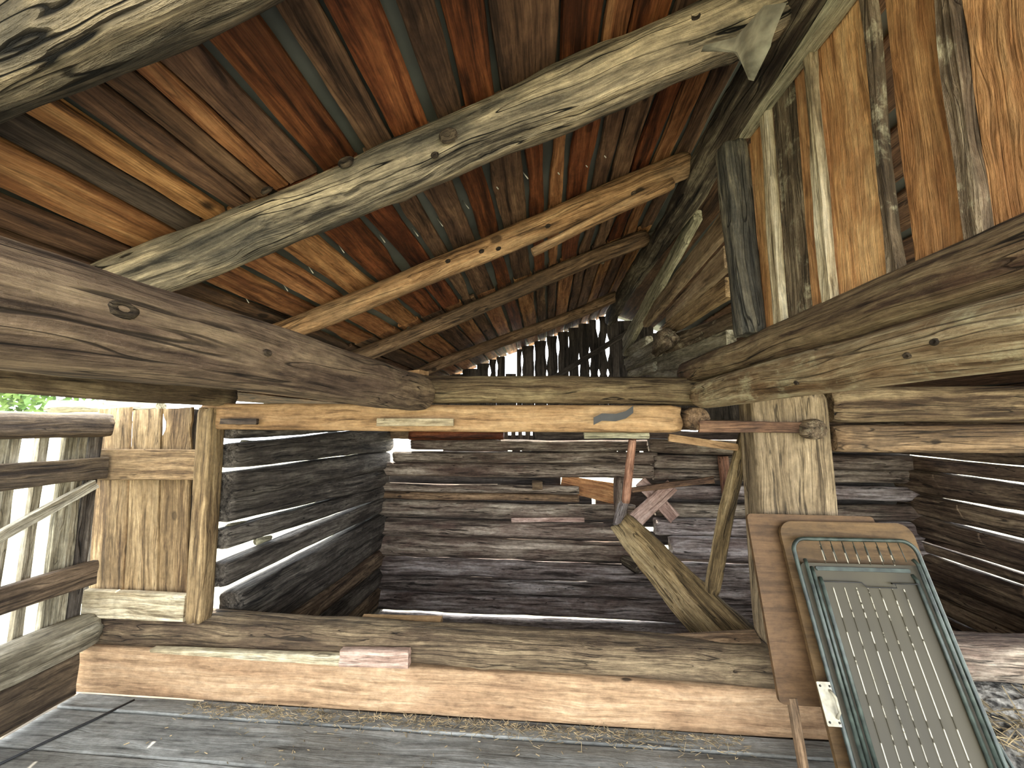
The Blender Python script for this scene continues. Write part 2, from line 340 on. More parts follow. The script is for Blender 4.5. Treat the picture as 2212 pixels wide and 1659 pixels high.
# the roofing sheet that shows through the gaps between the boards
def quadslab(name, c, parent, mat, up=None):
    V = [tuple(q) for q in c[0]] + [tuple(q) for q in c[1]]; n = len(c[0])
    Fc = [tuple(range(n)), tuple(reversed(range(n, 2 * n)))] + [(i, i + n, (i + 1) % n + n, (i + 1) % n) for i in range(n)]
    return link(name, mesh(V, Fc, False), mat, parent)
lo = [rp(-1.02, -1.0, 0.036), rp(-1.02, 4.68, 0.036), rp(2.17, 4.68, 0.036), rp(2.17, -1.0, 0.036)]
quadslab('roof_covering', (lo, [p + RN * 0.03 for p in lo]), ceiling, 'cover')
top = rp(2.17, 0, 0.036)
lo = [Vector((top.x, -1.0, top.z)), Vector((top.x, 4.68, top.z)), Vector((4.2, 4.68, top.z - (4.2 - top.x) * 0.36)), Vector((4.2, -1.0, top.z - (4.2 - top.x) * 0.36))]
quadslab('roof_covering', (lo, [p + Vector((0, 0, 0.03)) for p in lo]), ceiling, 'cover')
for i in range(14):
    x0 = top.x + 0.08 + i * 0.245; x1 = x0 + 0.20; xm = (x0 + x1) / 2; z = top.z - (xm - top.x) * 0.36 - 0.02
    board('roof_board', (xm, -0.95, z), (xm, 4.5, z), 0.2, 0.2, 0.022, 'roof_brown', ceiling, up=(0.34, 0, 0.94), step=0.12)
for s in (.04, .20, .352, .52, .68, .81, .922, 1.05, 1.185, 1.31, 1.445, 1.57, 1.65):
    p = rp(s, 1.50 + 0.05 * math.sin(s * 9), 0.034)
    V, Fc = tubepts([p, p - RN * 0.04 + Vector((0.012, 0, 0))], 0.0022, 6)
    link('nail_tip', mesh(V, Fc), 'nail', ceiling)
for s, y in ((.69, .62), (.06, 1.4), (.35, .72), (.30, .95)):
    pass

def rafter(y, r0, r1, mat, label, x0=-1.36, x1=.65, dz0=0., dz1=0., **k):
    z = lambda x: 1.93 + .384 * (x + 1.3)
    o = timber('rafter', (x0, y, z(x0) + dz0), (x1, y, z(x1) + dz1), r0, r1, mat, None, up=(0, 0, 1), **k)
    return tag(o, label, 'rafter', 'log rafters of the left roof slope')
rafter(1.05, .068, .084, 'rafter', 'thick gnarled grey log rafter with knots, nearest whole one under the red boards', seg=34, step=.022, rough=.13, knots=9, bend=.022, groove=.09, dz0=-.005, dz1=-.01, seed=31)
rafter(1.75, .050, .058, 'pole', 'orange-tan peeled pole rafter dotted with small knots, split along its lower edge', seg=26, step=.025, rough=.10, knots=6, bend=.016, seed=12)
rafter(2.46, .050, .050, 'poledark', 'brown pole rafter with bark patches, between the orange-tan one and the farthest dark one', seg=22, rough=.09, knots=5, bend=.014)
rafter(3.58, .052, .052, 'poledark', 'farthest dark pole rafter just before the gable', seg=20, rough=.09, knots=3, bend=.02)
rafter(0.50, .072, .085, 'rafter', 'grey weathered log rafter in the top left corner', seg=34, step=.025, rough=.10, knots=4, bend=.01, dz0=.01, dz1=.01, groove=.09)
o = timber('split_offcut', on(1150, 545, 1, 1.665), on(1452, 402, 1, 1.665), .018, .022, 'pole', None, seg=12, sq=3, asp=1.2, rough=.15)
tag(o, 'orange split piece of wood hanging under the orange-tan rafter', 'offcut')
o = timber('wall_plate_log', (-1.43, -.8, 1.865), (-1.43, 4.35, 1.865), .072, .066, 'palelog', seg=20, rough=.06, bend=.006, groove=.03)
tag(o, 'pale greenish-grey log along the low eave carrying the rafter ends', 'log')
o = timber('ridge_beam', (.705, -.6, 2.645), (.705, 4.38, 2.66), .070, .068, 'ridge', seg=26, rough=.16, bend=.02, groove=.12, knots=6)
tag(o, 'dark weathered ridge log running back to the gable', 'beam')
for i, (px, py, Y) in enumerate(((1408, 508, 2.52), (1375, 585, 3.2))):
    p = on(px, py, 1, Y)
    o = timber('rafter_stub', p + Vector((-.06, .03, -.03)), p + Vector((.14, .03, .04)), .034, .034, 'greypost', seg=12, sq=4, rough=.1)
    tag(o, ('square-cut grey block at the upper end of the third rafter', 'small dark block under the ridge log behind the square-cut one')[i], 'block')

def knot(parent, p, nrm, r, mat='knot', asp=1.5, axis=(1, 0, 0)):
    n = Vector(nrm).normalized(); x = Vector(axis); x = (x - n * x.dot(n)).normalized(); y = n.cross(x)
    prof = [(0, -.05), (.25, .0), (.5, .22), (.72, .30), (.9, .12), (1.05, -.25)]; V = [(0, 0, -.05 * r)]; Fc = []; K = 16
    for q, (rr, h) in enumerate(prof[1:]):
        for j in range(K):
            a = 2 * math.pi * j / K; w_ = 1 + .15 * noise.noise(Vector((math.cos(a) * 2, math.sin(a) * 2, q * .3 + r * 99)))
            V.append((rr * r * asp * math.cos(a) * w_, rr * r * math.sin(a) * w_, h * r))
    for j in range(K): Fc.append((0, 1 + j, 1 + (j + 1) % K))
    for q in range(len(prof) - 2):
        for j in range(K):
            a = 1 + q * K + j; b = 1 + q * K + (j + 1) % K; Fc.append((a, a + K, b + K, b))
    m = Matrix((x, y, n)).transposed().to_4x4(); m.translation = Vector(p)
    return link('knot', mesh(V, Fc), mat, parent, m)
def axd(o): return (o.matrix_basis.to_3x3() @ Vector((1, 0, 0))).normalized()
def surfknot(o, px, py, ra, r, asp=1.4):
    # place on the beam's surface: nearest point of the pixel ray to the axis, pushed back to the surface
    a = o.matrix_basis.translation; d = axd(o); v = (FW + RT * ((px - CXP) / F) + UP * ((CYP - py) / F)).normalized()
    n = d.cross(v); t = (a - CAMP).dot(n.cross(d) if False else (d.cross(n))) / v.dot(d.cross(n))
    q = CAMP + v * t; s_ = (q - a).dot(d); c = a + d * s_
    off = (q - c); w_ = -v; w_ = (w_ - d * w_.dot(d)).normalized()
    h = min(off.length, ra * .92); lat = off.normalized() * h if off.length > 1e-5 else Vector((0, 0, 0))
    nn = (lat + w_ * math.sqrt(max(0, ra * ra - h * h))).normalized()
    return knot(o, c + nn * ra * .985, nn, r, axis=d, asp=asp)
byn = {o.name: o for o in bpy.data.objects}
for px, py, r in ((752, 345, .016), (966, 292, .018), (1478, 42, .012), (575, 395, .012), (940, 335, .008)): surfknot(byn['rafter'], px, py, .078, r)
for px, py in ((794, 657), (969, 563), (995, 578), (1040, 543), (1076, 538), (1180, 490), (1360, 420), (1375, 395)): surfknot(byn['rafter.001'], px, py, .053, .009)
for px, py in ((873, 685), (983, 700), (1052, 668), (1175, 620), (1300, 570)): surfknot(byn['rafter.002'], px, py, .050, .009)

# cobweb between big rafter and ridge log
a = [on(1520, 98, 1, .965), on(1590, 80, 1, .96), on(1650, 12, 1, .95), on(1700, 5, 0, .625), on(1665, 100, 0, .63), on(1628, 175, 0, .64), on(1606, 170, 0, .62), on(1592, 112, 1, 1.0)]
V = []; Fc = []
rows = [(a[0], a[0]), (a[1], a[7]), ((a[1] + a[2]) / 2, a[5].lerp(a[6], .5)), (a[2], a[5]), (a[3], a[4])]
for k, (p, q) in enumerate(rows):
    for t in range(7):
        v = p.lerp(q, t / 6); v = v + Vector((0, .018 * math.sin(math.pi * t / 6), 0)); V.append(tuple(v))
for k in range(len(rows) - 1):
    for t in range(6):
        i = k * 7 + t; Fc.append((i, i + 1, i + 8, i + 7))
o = link('cobweb', mesh(V, Fc), 'web'); tag(o, 'dusty grey cobweb sheet stretched between the thick rafter and the ridge log', 'cobweb')

# ================================================================== CROSS BEAMS AT HEAD HEIGHT
o = timber('tie_beam', (-.72, -.55, 1.655), (-.70, 2.09, 1.672), .077, .098, 'leftbeam', seg=36, step=.028, rough=.06, bend=.012, knots=3, groove=.03, sq=2.3, seed=5)
tag(o, 'massive brown-grey beam running back along the left, with a big dark knot', 'beam')
o = timber('tie_beam', (.795, -.45, 1.660), (.80, 2.08, 1.655), .064, .070, 'rightlow', seg=32, step=.028, rough=.05, bend=.006, sq=2.4, groove=.03, seed=15)
tag(o, 'pale lower beam with peeling bark patches running back along the right', 'beam')
o = timber('tie_beam', (.815, -.45, 1.782), (.80, 2.30, 1.785), .070, .062, 'rightup', seg=32, step=.028, rough=.06, bend=.006, sq=2.3, groove=.05, seed=25)
tag(o, 'olive-brown upper beam lying on the pale beam, under the upright orange boards', 'beam')
o = timber('cross_log', (-.76, 2.21, 1.700), (.86, 2.21, 1.684), .078, .076, 'tielog', seg=30, step=.025, rough=.06, bend=.006, groove=.07, knots=2, sq=2.4, asp=.9)
tag(o, 'grey-brown cracked log lying across on top of the yellow hewn beam', 'log')
o = timber('hewn_beam', (-2.02, 2.21, 1.550), (.715, 2.21, 1.532), .078, .073, 'yellow', seg=36, step=.05, rough=.025, bend=.004, sq=7, asp=.85, groove=.01, endr=.5)
tag(o, 'yellow-tan squared crossbeam under the grey-brown log', 'beam')
o = timber('log_stub', (.79, 2.12, 1.530), (.79, 2.9, 1.535), .060, .062, 'poledark', seg=18, rough=.12, sq=2.6)
tag(o, 'dark cut log end at the right tip of the yellow crossbeam', 'log')
o = board('nailed_strip', on(815, 912, 1, 2.105), on(980, 912, 1, 2.105), .045, .04, .018, 'paleboard', up=(0, -1, 0), wane=.001)
tag(o, 'short pale fretted wood strip nailed on the yellow crossbeam face', 'strip')
o = board('nailed_strip', on(478, 910, 1, 2.11), on(556, 911, 1, 2.11), .032, .034, .02, 'roof_grey', up=(0, -1, 0), wane=.002)
tag(o, 'small grey wooden block on the crossbeam beside the narrow left post', 'block')
pts = [(1282, 912), (1300, 898), (1330, 904), (1352, 893), (1368, 886)]
V = []; Fc = []
for i, (px, py) in enumerate(pts):
    for dy in (-8, 8):
        for Y in (2.112, 2.104): V.append(tuple(on(px, py + dy + (3 if i % 2 else -2), 1, Y)))
for i in range(len(pts) - 1):
    b = i * 4; Fc += [(b, b + 4, b + 6, b + 2), (b + 1, b + 3, b + 7, b + 5), (b, b + 1, b + 5, b + 4), (b + 2, b + 6, b + 7, b + 3)]
Fc += [(0, 2, 3, 1), (16, 17, 19, 18)]
o = link('strap_scrap', mesh(V, Fc, False), 'darkmetal'); tag(o, 'dark ragged strap scrap stuck on the face of the yellow crossbeam', 'strap')
o = board('loose_board', (-1.05, 2.34, 1.79), (-.70, 2.20, 1.80), .10, .09, .025, 'yellow', wane=.003)
tag(o, 'pale short board lying behind the end of the massive left beam', 'board')

tb_ = [o for o in bpy.data.objects if o.name.startswith('tie_beam')]
surfknot(tb_[0], 182, 645, .079, .014, 1.7); surfknot(tb_[0], 512, 745, .084, .008, 1.6)
for px, py in ((1765, 820), (2093, 722), (2030, 755)): surfknot(tb_[1], px, py, .066, .007)
# right-hand crossbeams
o = timber('cross_log', (1.44, 2.17, 1.605), (3.62, 2.17, 1.600), .092, .088, 'tielog', seg=28, step=.04, rough=.05, bend=.006, sq=2.8, asp=.8, knots=3, groove=.06)
tag(o, 'grey-brown round log running right from the broad post', 'log')
o = timber('hewn_beam', (1.44, 2.17, 1.435), (3.62, 2.17, 1.435), .068, .070, 'poledark', seg=28, step=.05, rough=.03, sq=5, asp=1.1, groove=.02)
tag(o, 'brown squared beam with light lower edge below the round log on the right', 'beam')
o = timber('broad_post', (1.225, 2.16, .44), (1.215, 2.16, 1.66), .09, .09, 'post', up=(0, -1, 0), seg=56, step=.03, rough=.02, bend=.004, sq=14, asp=2.0, groove=.05, seed=8)
tag(o, 'broad weathered hewn post on the sill, behind the folded table', 'post')
o = board('nailed_strip', on(1510, 921, 1, 2.045), on(1746, 924, 1, 2.045), .058, .055, .02, 'roof_brown', up=(0, -1, 0), wane=.002)
tag(o, 'thin brown strip nailed across the top of the broad post', 'strip')
o = timber('log_stub', on(1772, 927, 1, 1.98), on(1772, 927, 1, 1.98) + Vector((0, .085, 0)), .050, .052, 'bark', seg=18, rough=.22, endr=.8, sq=2.6)
tag(o, 'rough round log end poking out at the upper right corner of the broad post', 'log')

# ================================================================== UPPER RIGHT: PLANKED PARTITION
XB = .805
part = empty('board_partition', (XB, 1.2, 1.84), 'upright orange-brown waney boards standing on the olive-brown beam', 'wall')
def up_board(y0, y1, zt, mat, dx=0.0, w1=None, tlt=0.0, **k):
    yc = (y0 + y1) / 2
    return board('upright_board', (XB + dx, yc + tlt, 1.835), (XB + dx, yc - tlt, zt), abs(y1 - y0), abs(w1 if w1 else y1 - y0), .024, mat, part, up=(-1, 0, 0), **k)
sY = .925
up_board(1.70 * sY, 1.61 * sY, 2.58, 'wallboard', wane=.004)
up_board(1.60 * sY, 1.49 * sY, 2.60, 'wallboard', wane=.004)
up_board(1.49 * sY, 1.44 * sY, 2.60, 'paleboard', dx=-.022, wane=.006)
up_board(1.435 * sY, 1.32 * sY, 2.60, 'bark', dx=-.004, wane=.008)
up_board(1.315 * sY, 1.215 * sY, 2.62, 'wallboard', wane=.006)
up_board(1.228 * sY, 1.192 * sY, 2.62, 'paleboard', dx=-.026, wane=.008)
up_board(1.195 * sY, 1.015 * sY, 2.64, 'wallboard', wane=.010, notches=((-1, .25, .12, .02), (1, .55, .15, .01)))
up_board(1.012 * sY, .990 * sY, 2.64, 'bark', dx=-.016, wane=.008)
up_board(.965 * sY, .825 * sY, 2.64, 'wallboard', wane=.006)
up_board(.832 * sY, .797 * sY, 2.66, 'bark', dx=-.018, wane=.007)
up_board(.80 * sY, .64 * sY, 2.66, 'wallboard')
up_board(.635 * sY, .50 * sY, 2.66, 'wallboard')
up_board(.49 * sY, .30 * sY, 2.66, 'wallboard')
up_board(.29 * sY, .10 * sY, 2.66, 'wallboard')
up_board(.09 * sY, -.15 * sY, 2.66, 'wallboard')
o = board('partition_rail', on(1606, 278, 0, .765), on(1850, -28, 0, .765) + Vector((0, -.45, 0)), .062, .075, .05, 'palelog', up=(-1, 0, 0), wane=.008, lump=.008, step=.025)
tag(o, 'pale grey-green rail pinning the tops of the upright orange boards', 'rail')
o = timber('corner_post', (.755, 1.50, 1.83), (.735, 1.52, 2.60), .048, .050, 'greypost', up=(-1, 0, 0), seg=26, step=.025, rough=.08, sq=3.5, asp=1.0, groove=.12, bend=.004)
tag(o, 'dark grey square post under the ridge log, left of the upright boards', 'post')
# slatted wall behind the post: laid logs and boards
sw = empty('log_partition', (.85, 3.0, 1.84), 'ragged stacked boards and split logs rising behind the dark grey post', 'wall')
XS = .83
def slat(a, b, w0, w1, mat, t=.05, dx=0., nm='laid_board', **k):
    p, q = on(*a, 0, XS + dx), on(*b, 0, XS + dx)
    return board(nm, p, q, w0, w1, t, mat, sw, up=(-1, 0, 0), **k)
def slatE(xa, ta, ba, xb, tb, bb, mat, dx=0., **k):
    A1, A2 = on(xa, ta, 0, XS + dx), on(xa, ba, 0, XS + dx); B1, B2 = on(xb, tb, 0, XS + dx), on(xb, bb, 0, XS + dx)
    p = (A1 + A2) / 2; q = (B1 + B2) / 2
    return board('laid_board', p, q, abs(A1.z - A2.z), abs(B1.z - B2.z), .045, mat, sw, up=(-1, 0, 0), **k)
slatE(1507, 452, 478, 1350, 728, 768, 'palelog', -.02, wane=.012)
slatE(1575, 445, 498, 1395, 682, 708, 'laid', wane=.006)
slatE(1575, 528, 582, 1445, 674, 696, 'laid', .005, wane=.006)
slatE(1578, 596, 640, 1438, 703, 730, 'shutter', .0, wane=.008)
slatE(1580, 712, 775, 1400, 782, 810, 'slat', .02, wane=.004)
slatE(1420, 735, 765, 1352, 775, 790, 'slat', .01, wane=.006)
for i, (a, b, r0, r1, mt) in enumerate((((1600, 682), (1445, 752), .035, .065, 'bark'), ((1600, 790), (1420, 812), .03, .05, 'slat'))):
    p, q = on(*a, 0, XS + .03), on(*b, 0, XS + .03)
    timber('split_log', p, q, r0, r1, mt, sw, up=(0, 0, 1), seg=20, rough=.22, bend=.03, groove=.12, endr=1.0, asp=.7)
for i, (a, b, r) in enumerate((((1420, 760), (1358, 792), .05), ((1400, 735), (1350, 760), .045), ((1420, 790), (1362, 808), .04))):
    p, q = on(*a, 0, XS), on(*b, 0, XS)
    timber('split_log', p, q, r, r, 'slat', sw, seg=16, rough=.15, asp=.7, sq=3)
p = on(1440, 752, 0, XS - .05)
timber('split_log', p + Vector((-.02, -.15, .03)), p + Vector((.0, .35, -.01)), .055, .035, 'bark', sw, seg=26, rough=.4, bend=.05, groove=.2, endr=1.2)

# ================================================================== FRAME: SILL, POSTS, SHUTTER
o = timber('sill_log', (-2.72, 2.25, .322), (1.14, 2.25, .300), .088, .092, 'sill', seg=38, step=.028, rough=.08, bend=.012, groove=.05, sq=2.5, asp=1.15, endr=.9, knots=3)
tag(o, 'long dusty grey-brown sill log lying across above the tan plank', 'log')
pk = timber('sill_plank', (-2.76, 2.20, .124), (1.42, 2.20, .108), .122, .106, 'plank', seg=40, step=.06, rough=.015, bend=.004, sq=8, asp=.42, groove=.0, endr=.6)
tag(pk, 'long smooth tan squared timber on the floor below the sill log', 'timber')
o = board('wedge_board', on(330, 1402, 1, 2.125), on(738, 1424, 1, 2.125), .012, .055, .035, 'paleboard', up=(0, -1, 0), wane=.003)
tag(o, 'thin tapering wedge board lying in the joint between sill log and tan timber', 'board')
o = board('packing_block', on(738, 1418, 1, 2.115), on(884, 1421, 1, 2.115), .082, .088, .045, 'pinkwood', up=(0, -1, 0), wane=.002)
tag(o, 'pinkish-tan block wedged in at the thick end of the wedge board', 'block')
o = board('loose_board', on(780, 1343, 1, 2.36), on(952, 1347, 1, 2.36), .09, .09, .035, 'yellow', up=(0, -.2, 1), wane=.001)
tag(o, 'short pale orange board lying on the back of the sill log', 'board')
o = board('loose_board', on(1398, 1386, 1, 2.28), on(1636, 1376, 1, 2.28), .05, .07, .03, 'poledark', up=(0, -.5, 1), wane=.003)
tag(o, 'brown board on the sill log at the foot of the yellow trough', 'board')
o = board('loose_board', on(158, 1348, 1, 2.2), on(325, 1352, 1, 2.2), .07, .08, .02, 'paleboard', up=(0, -.4, 1), wane=.004)
tag(o, 'pale flat board lying on the sill log at the foot of the shutter', 'board')
o = timber('narrow_post', (on(428, 1338, 1, 2.17)), (on(461, 882, 1, 2.17)), .048, .052, 'shutter', up=(0, -1, 0), seg=24, step=.03, sq=8, rough=.02, asp=1.0, groove=.03)
tag(o, 'narrow squared tan post between the shutter and the gappy log wall', 'post')
o = timber('corner_post', (-2.80, 2.34, .42), (-2.78, 2.34, 1.56), .07, .07, 'logleft', up=(0, -1, 0), seg=20, sq=3, rough=.06)
tag(o, 'dark post in the corner between the slatted side and the board shutter', 'post')
sh = empty('board_shutter', on(300, 1335, 1, 2.2), 'golden weathered board shutter with two cross battens closing the left opening', 'shutter')
def ub(nm, a, b, w0, w1, Y, mat, t=.022, **k):
    return board(nm, on(*a, 1, Y), on(*b, 1, Y), w0, w1, t, mat, sh, up=(0, -1, 0), **k)
ub('board', (230, 1300), (250, 882), .215, .225, 2.22, 'shutter', wane=.004)
ub('board', (305, 1300), (320, 885), .205, .185, 2.221, 'shutter', wane=.003)
ub('board', (371, 1310), (385, 882), .19, .195, 2.238, 'shutter', wane=.005, notches=((-1, 1.0, .05, .012), (1, 1.06, .05, .022)))
ub('batten', (203, 1003), (425, 1003), .185, .175, 2.185, 'shutter', t=.03, wane=.003)
tag(ub('batten', (186, 1302), (404, 1312), .155, .145, 2.17, 'paleboard', t=.04, wane=.003), 'pale whitish lower batten')
# plate beam above the lattice
o = timber('plate_beam', (-1.97, -.4, 1.685), (-1.93, 2.24, 1.672), .068, .062, 'sill', seg=28, step=.035, rough=.05, sq=3, bend=.006, groove=.06)
tag(o, 'grey-brown beam under the massive left beam, above the strip of open sky', 'beam')
wl = on(240, 877, 1, 2.275)
o = timber('split_log', wl + Vector((-.45, .02, 0)), wl + Vector((.35, 0, -.01)), .042, .036, 'palelog', seg=16, rough=.25)
tag(o, 'rough pale log behind the top edge of the board shutter', 'log')

# ================================================================== LATTICE SIDE (left near bay)
lat = empty('lattice_gate', (-2.62, 1.2, .45), 'open slatted side with upright slats behind dark rails, bright daylight beyond', 'lattice')
timber('top_rail', (-2.60, -.5, 1.485), (-2.60, 2.14, 1.50), .070, .068, 'lattice', lat, seg=22, rough=.06, sq=3, asp=.7)
board('rail', (-2.60, -.5, 1.255), (-2.60, 2.15, 1.25), .125, .125, .04, 'lattice', lat, up=(1, 0, 0), wane=.004)
board('rail', (-2.60, -.5, .695), (-2.60, 2.15, .66), .145, .13, .04, 'lattice', lat, up=(1, 0, 0), wane=.004)
board('brace', on(-60, 1192, 0, -2.56), on(205, 1045, 0, -2.56), .05, .05, .03, 'slat', lat, up=(1, 0, 0), wane=.003)
def ysp(px, py=1000): return on(px, py, 0, -2.67).y
ed = [(-.45, -.30), (-.15, .02), (.18, .34), (.5, .64), (.80, .95), (1.10, 1.24), (1.38, 1.50), (ysp(-40), ysp(-5)), (ysp(2), ysp(27)), (ysp(66), ysp(88)), (ysp(122), ysp(150)), (ysp(154), ysp(172)), (ysp(176), ysp(205))]
for a_, b_ in ed:
    yc = (a_ + b_) / 2
    board('upright_slat', (-2.67, yc, .30), (-2.66, yc + .01, 1.52), b_ - a_, b_ - a_, .03, 'logleft' if a_ > ysp(174) else 'slat', lat, up=(1, 0, 0), wane=.004)
o = timber('side_sill_log', (-2.60, -.5, .34), (-2.60, 2.16, .345), .09, .095, 'slat', seg=26, rough=.1, sq=2.6, groove=.12, bend=.01)
tag(o, 'silvery cracked log under the slatted left side', 'log')
o = board('side_board', (-2.60, -.5, .14), (-2.60, 2.1, .14), .24, .22, .05, 'lattice', up=(1, 0, 0), wane=.004)
tag(o, 'grey board on edge below the silvery cracked log at the left', 'board')

# ================================================================== FAR BAY WALLS
wl = empty('wall_left', (-1.88, 3.2, -.75), kind='structure')
def lwall(near, far, mat='logleft', y0=2.235, y1=4.55, dx=0, **k):
    zn = (near[0] + near[1]) / 2; zf = (far[0] + far[1]) / 2
    timber('wall_log', (-1.92 + dx, y0, zn), (-1.92 + dx, y1, zf), (near[0] - near[1]) / 2 * 1.07, (far[0] - far[1]) / 2 * 1.07, mat, wl, seg=30, step=.03, sq=4.2, asp=min(1.0, .075 / ((near[0] - near[1]) / 2)), rough=.05, bend=.008, groove=.07, **k)
lwall((1.62, 1.42), (1.62, 1.47))
lwall((1.385, 1.25), (1.46, 1.20))
lwall((1.215, 1.06), (1.19, .985))
lwall((1.065, .93), (.99, .80))
lwall((.885, .775), (.80, .665), dx=.01)
lwall((.690, .560), (.665, .52))
lwall((.488, .32), (.50, .30), dx=.01, y0=2.34)
lwall((.315, .14), (.30, .12), y0=2.34)
lwall((.13, -.04), (.10, -.08), mat='logright', y0=2.34)
lwall((-.04, -.22), (-.09, -.28), y0=2.34)
lwall((-.22, -.46), (-.28, -.50), mat='logright', y0=2.34)
lwall((-.46, -.72), (-.5, -.74), y0=2.34)
for i in range(4):
    p = on(*((525, 1145), (570, 1165), (510, 1135), (540, 958))[i], 0, -1.93)
    timber('chinking_chip', p + Vector((0, -.06, .01)), p + Vector((0, .08, 0)), .022, .016, 'palelog', wl, seg=10, rough=.3)

board('corner_board', (-2.19, 2.31, .43), (-2.17, 2.31, 1.60), .26, .24, .03, 'logleft', wl, up=(0, -1, 0), notches=((1, .12, .05, .03), (1, .47, .05, .02), (-1, .75, .1, .03)), wane=.006)
wb = empty('wall_back', (.8, 4.47, -.75), kind='structure')
def bwall(x0, x1, a0, b0, a1, b1, mat, **k):
    timber('wall_log', (x0, 4.48, (a0 + b0) / 2), (x1, 4.48, (a1 + b1) / 2), (a0 - b0) / 2, (a1 - b1) / 2, mat, wb, seg=22, step=.04, sq=2.7, rough=.08, bend=.010, groove=.07, asp=min(1.1, .08 / ((a0 - b0) / 2)), **k)
rowsL = [(1.56, 1.47, 1.56, 1.46, -2.0, 4.1, 'logback'), (1.46, 1.345, 1.455, 1.34, -1.95, -.55, 'poledark'), (1.335, 1.215, 1.34, 1.21, -1.55, 3.9, 'logback'), (1.20, 1.07, 1.215, 1.085, -1.75, 1.2, 'logback'), (1.07, .915, 1.07, .92, -1.95, 1.15, 'logback'),
         (.845, .755, .83, .74, -1.95, .35, 'logback'), (.75, .665, .735, .66, -1.95, .35, 'poledark'), (.645, .46, .635, .475, -1.9, .95, 'logback'), (.45, .275, .43, .27, -2.1, 1.0, 'logback'), (.262, .04, .24, .05, -2.0, 1.1, 'logback'),
         (.02, -.165, .02, -.16, -1.95, 1.25, 'loglow'), (-.17, -.325, -.18, -.32, -1.95, 1.3, 'loglow'), (-.335, -.54, -.335, -.535, -1.95, 1.4, 'loglow'), (-.575, -.75, -.56, -.75, -1.95, 1.6, 'loglow')]
for a0, b0, a1, b1, x0, x1, mt in rowsL: bwall(x0, x1, a0, b0, a1, b1, mt)
rowsR = [(1.18, 1.035, 'logback'), (1.03, .91, 'logback'), (.86, .72, 'loglow'), (.67, .53, 'logback'), (.51, .33, 'loglow'), (.315, .09, 'loglow'), (.06, -.18, 'loglow'), (-.19, -.36, 'loglow'), (-.37, -.55, 'loglow'), (-.56, -.75, 'loglow')]
for a, b, mt in rowsR:
    bwall(1.15 if a > .5 else 1.3, 3.80, a, b, a + .01, b, mt)
# dark boards and slats added to block daylight in wall gaps, and packing pieces
board('gap_block_board', (-1.95, 4.66, .89), (.16, 4.66, .90), .26, .26, .02, 'gable', wb, up=(0, -1, 0))
board('gap_block_board', (-1.95, 4.64, .70), (.22, 4.64, .69), .20, .20, .02, 'gable', wb, up=(0, -1, 0))
board('gap_block_board', (1.1, 4.66, .88), (3.9, 4.66, .88), .22, .22, .02, 'gable', wb, up=(0, -1, 0))
board('gap_block_board', (.55, 4.66, .69), (3.9, 4.66, .69), .20, .20, .02, 'gable', wb, up=(0, -1, 0))
board('gap_block_board', (.9, 4.66, .50), (3.9, 4.66, .50), .18, .18, .02, 'gable', wb, up=(0, -1, 0))
board('gap_block_board', (1.1, 4.66, 1.12), (3.9, 4.66, 1.12), .30, .30, .02, 'gable', wb, up=(0, -1, 0))
for z in (.65, .45, .26, .03, -.17, -.33, -.36): board('gap_block_board', (-1.95, 4.60, z), (3.9 if z < .6 else .5, 4.60, z + .005), .14, .14, .02, 'gable', wb, up=(0, -1, 0))
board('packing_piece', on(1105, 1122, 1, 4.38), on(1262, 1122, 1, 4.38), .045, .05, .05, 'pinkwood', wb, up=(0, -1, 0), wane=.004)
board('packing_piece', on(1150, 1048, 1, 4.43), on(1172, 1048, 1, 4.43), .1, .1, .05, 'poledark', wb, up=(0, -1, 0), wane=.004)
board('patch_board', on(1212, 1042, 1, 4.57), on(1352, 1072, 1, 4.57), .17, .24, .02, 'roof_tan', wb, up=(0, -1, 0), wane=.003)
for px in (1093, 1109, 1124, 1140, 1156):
    p = on(px, 943, 1, 4.60); board('gap_block_slat', p + Vector((0, 0, -.09)), p + Vector((0, 0, .09)), .055, .055, .015, 'gable', wb, up=(0, -1, 0))
for x in (-.35, -.24, -.13, -.02, .09, .2, .42, .75, .85, 1.0):  # slats added behind the gap to break its daylight into dots
    board('gap_block_slat', (x, 4.60, 1.10), (x, 4.60, 1.30), .09, .09, .015, 'gable', wb, up=(0, -1, 0), wane=.004)
board('gap_block_board', (-.12, 4.62, 1.40), (1.0, 4.62, 1.40), .2, .2, .02, 'gable', wb, up=(0, -1, 0))
board('gap_block_board', (-1.22, 4.64, 1.205), (-.45, 4.64, 1.205), .07, .07, .02, 'gable', wb, up=(0, -1, 0))
board('gap_block_board', (-.62, 4.64, 1.335), (3.9, 4.64, 1.335), .09, .09, .02, 'gable', wb, up=(0, -1, 0))
board('gap_block_board', (-.62, 4.66, 1.07), (1.2, 4.66, 1.07), .08, .08, .02, 'gable', wb, up=(0, -1, 0))
board('gap_block_board', (-1.05, 4.62, 1.08), (-.42, 4.62, 1.08), .06, .06, .02, 'gable', wb, up=(0, -1, 0))
board('gap_block_board', (.9, 4.62, 1.32), (3.7, 4.62, 1.32), .22, .22, .02, 'gable', wb, up=(0, -1, 0))

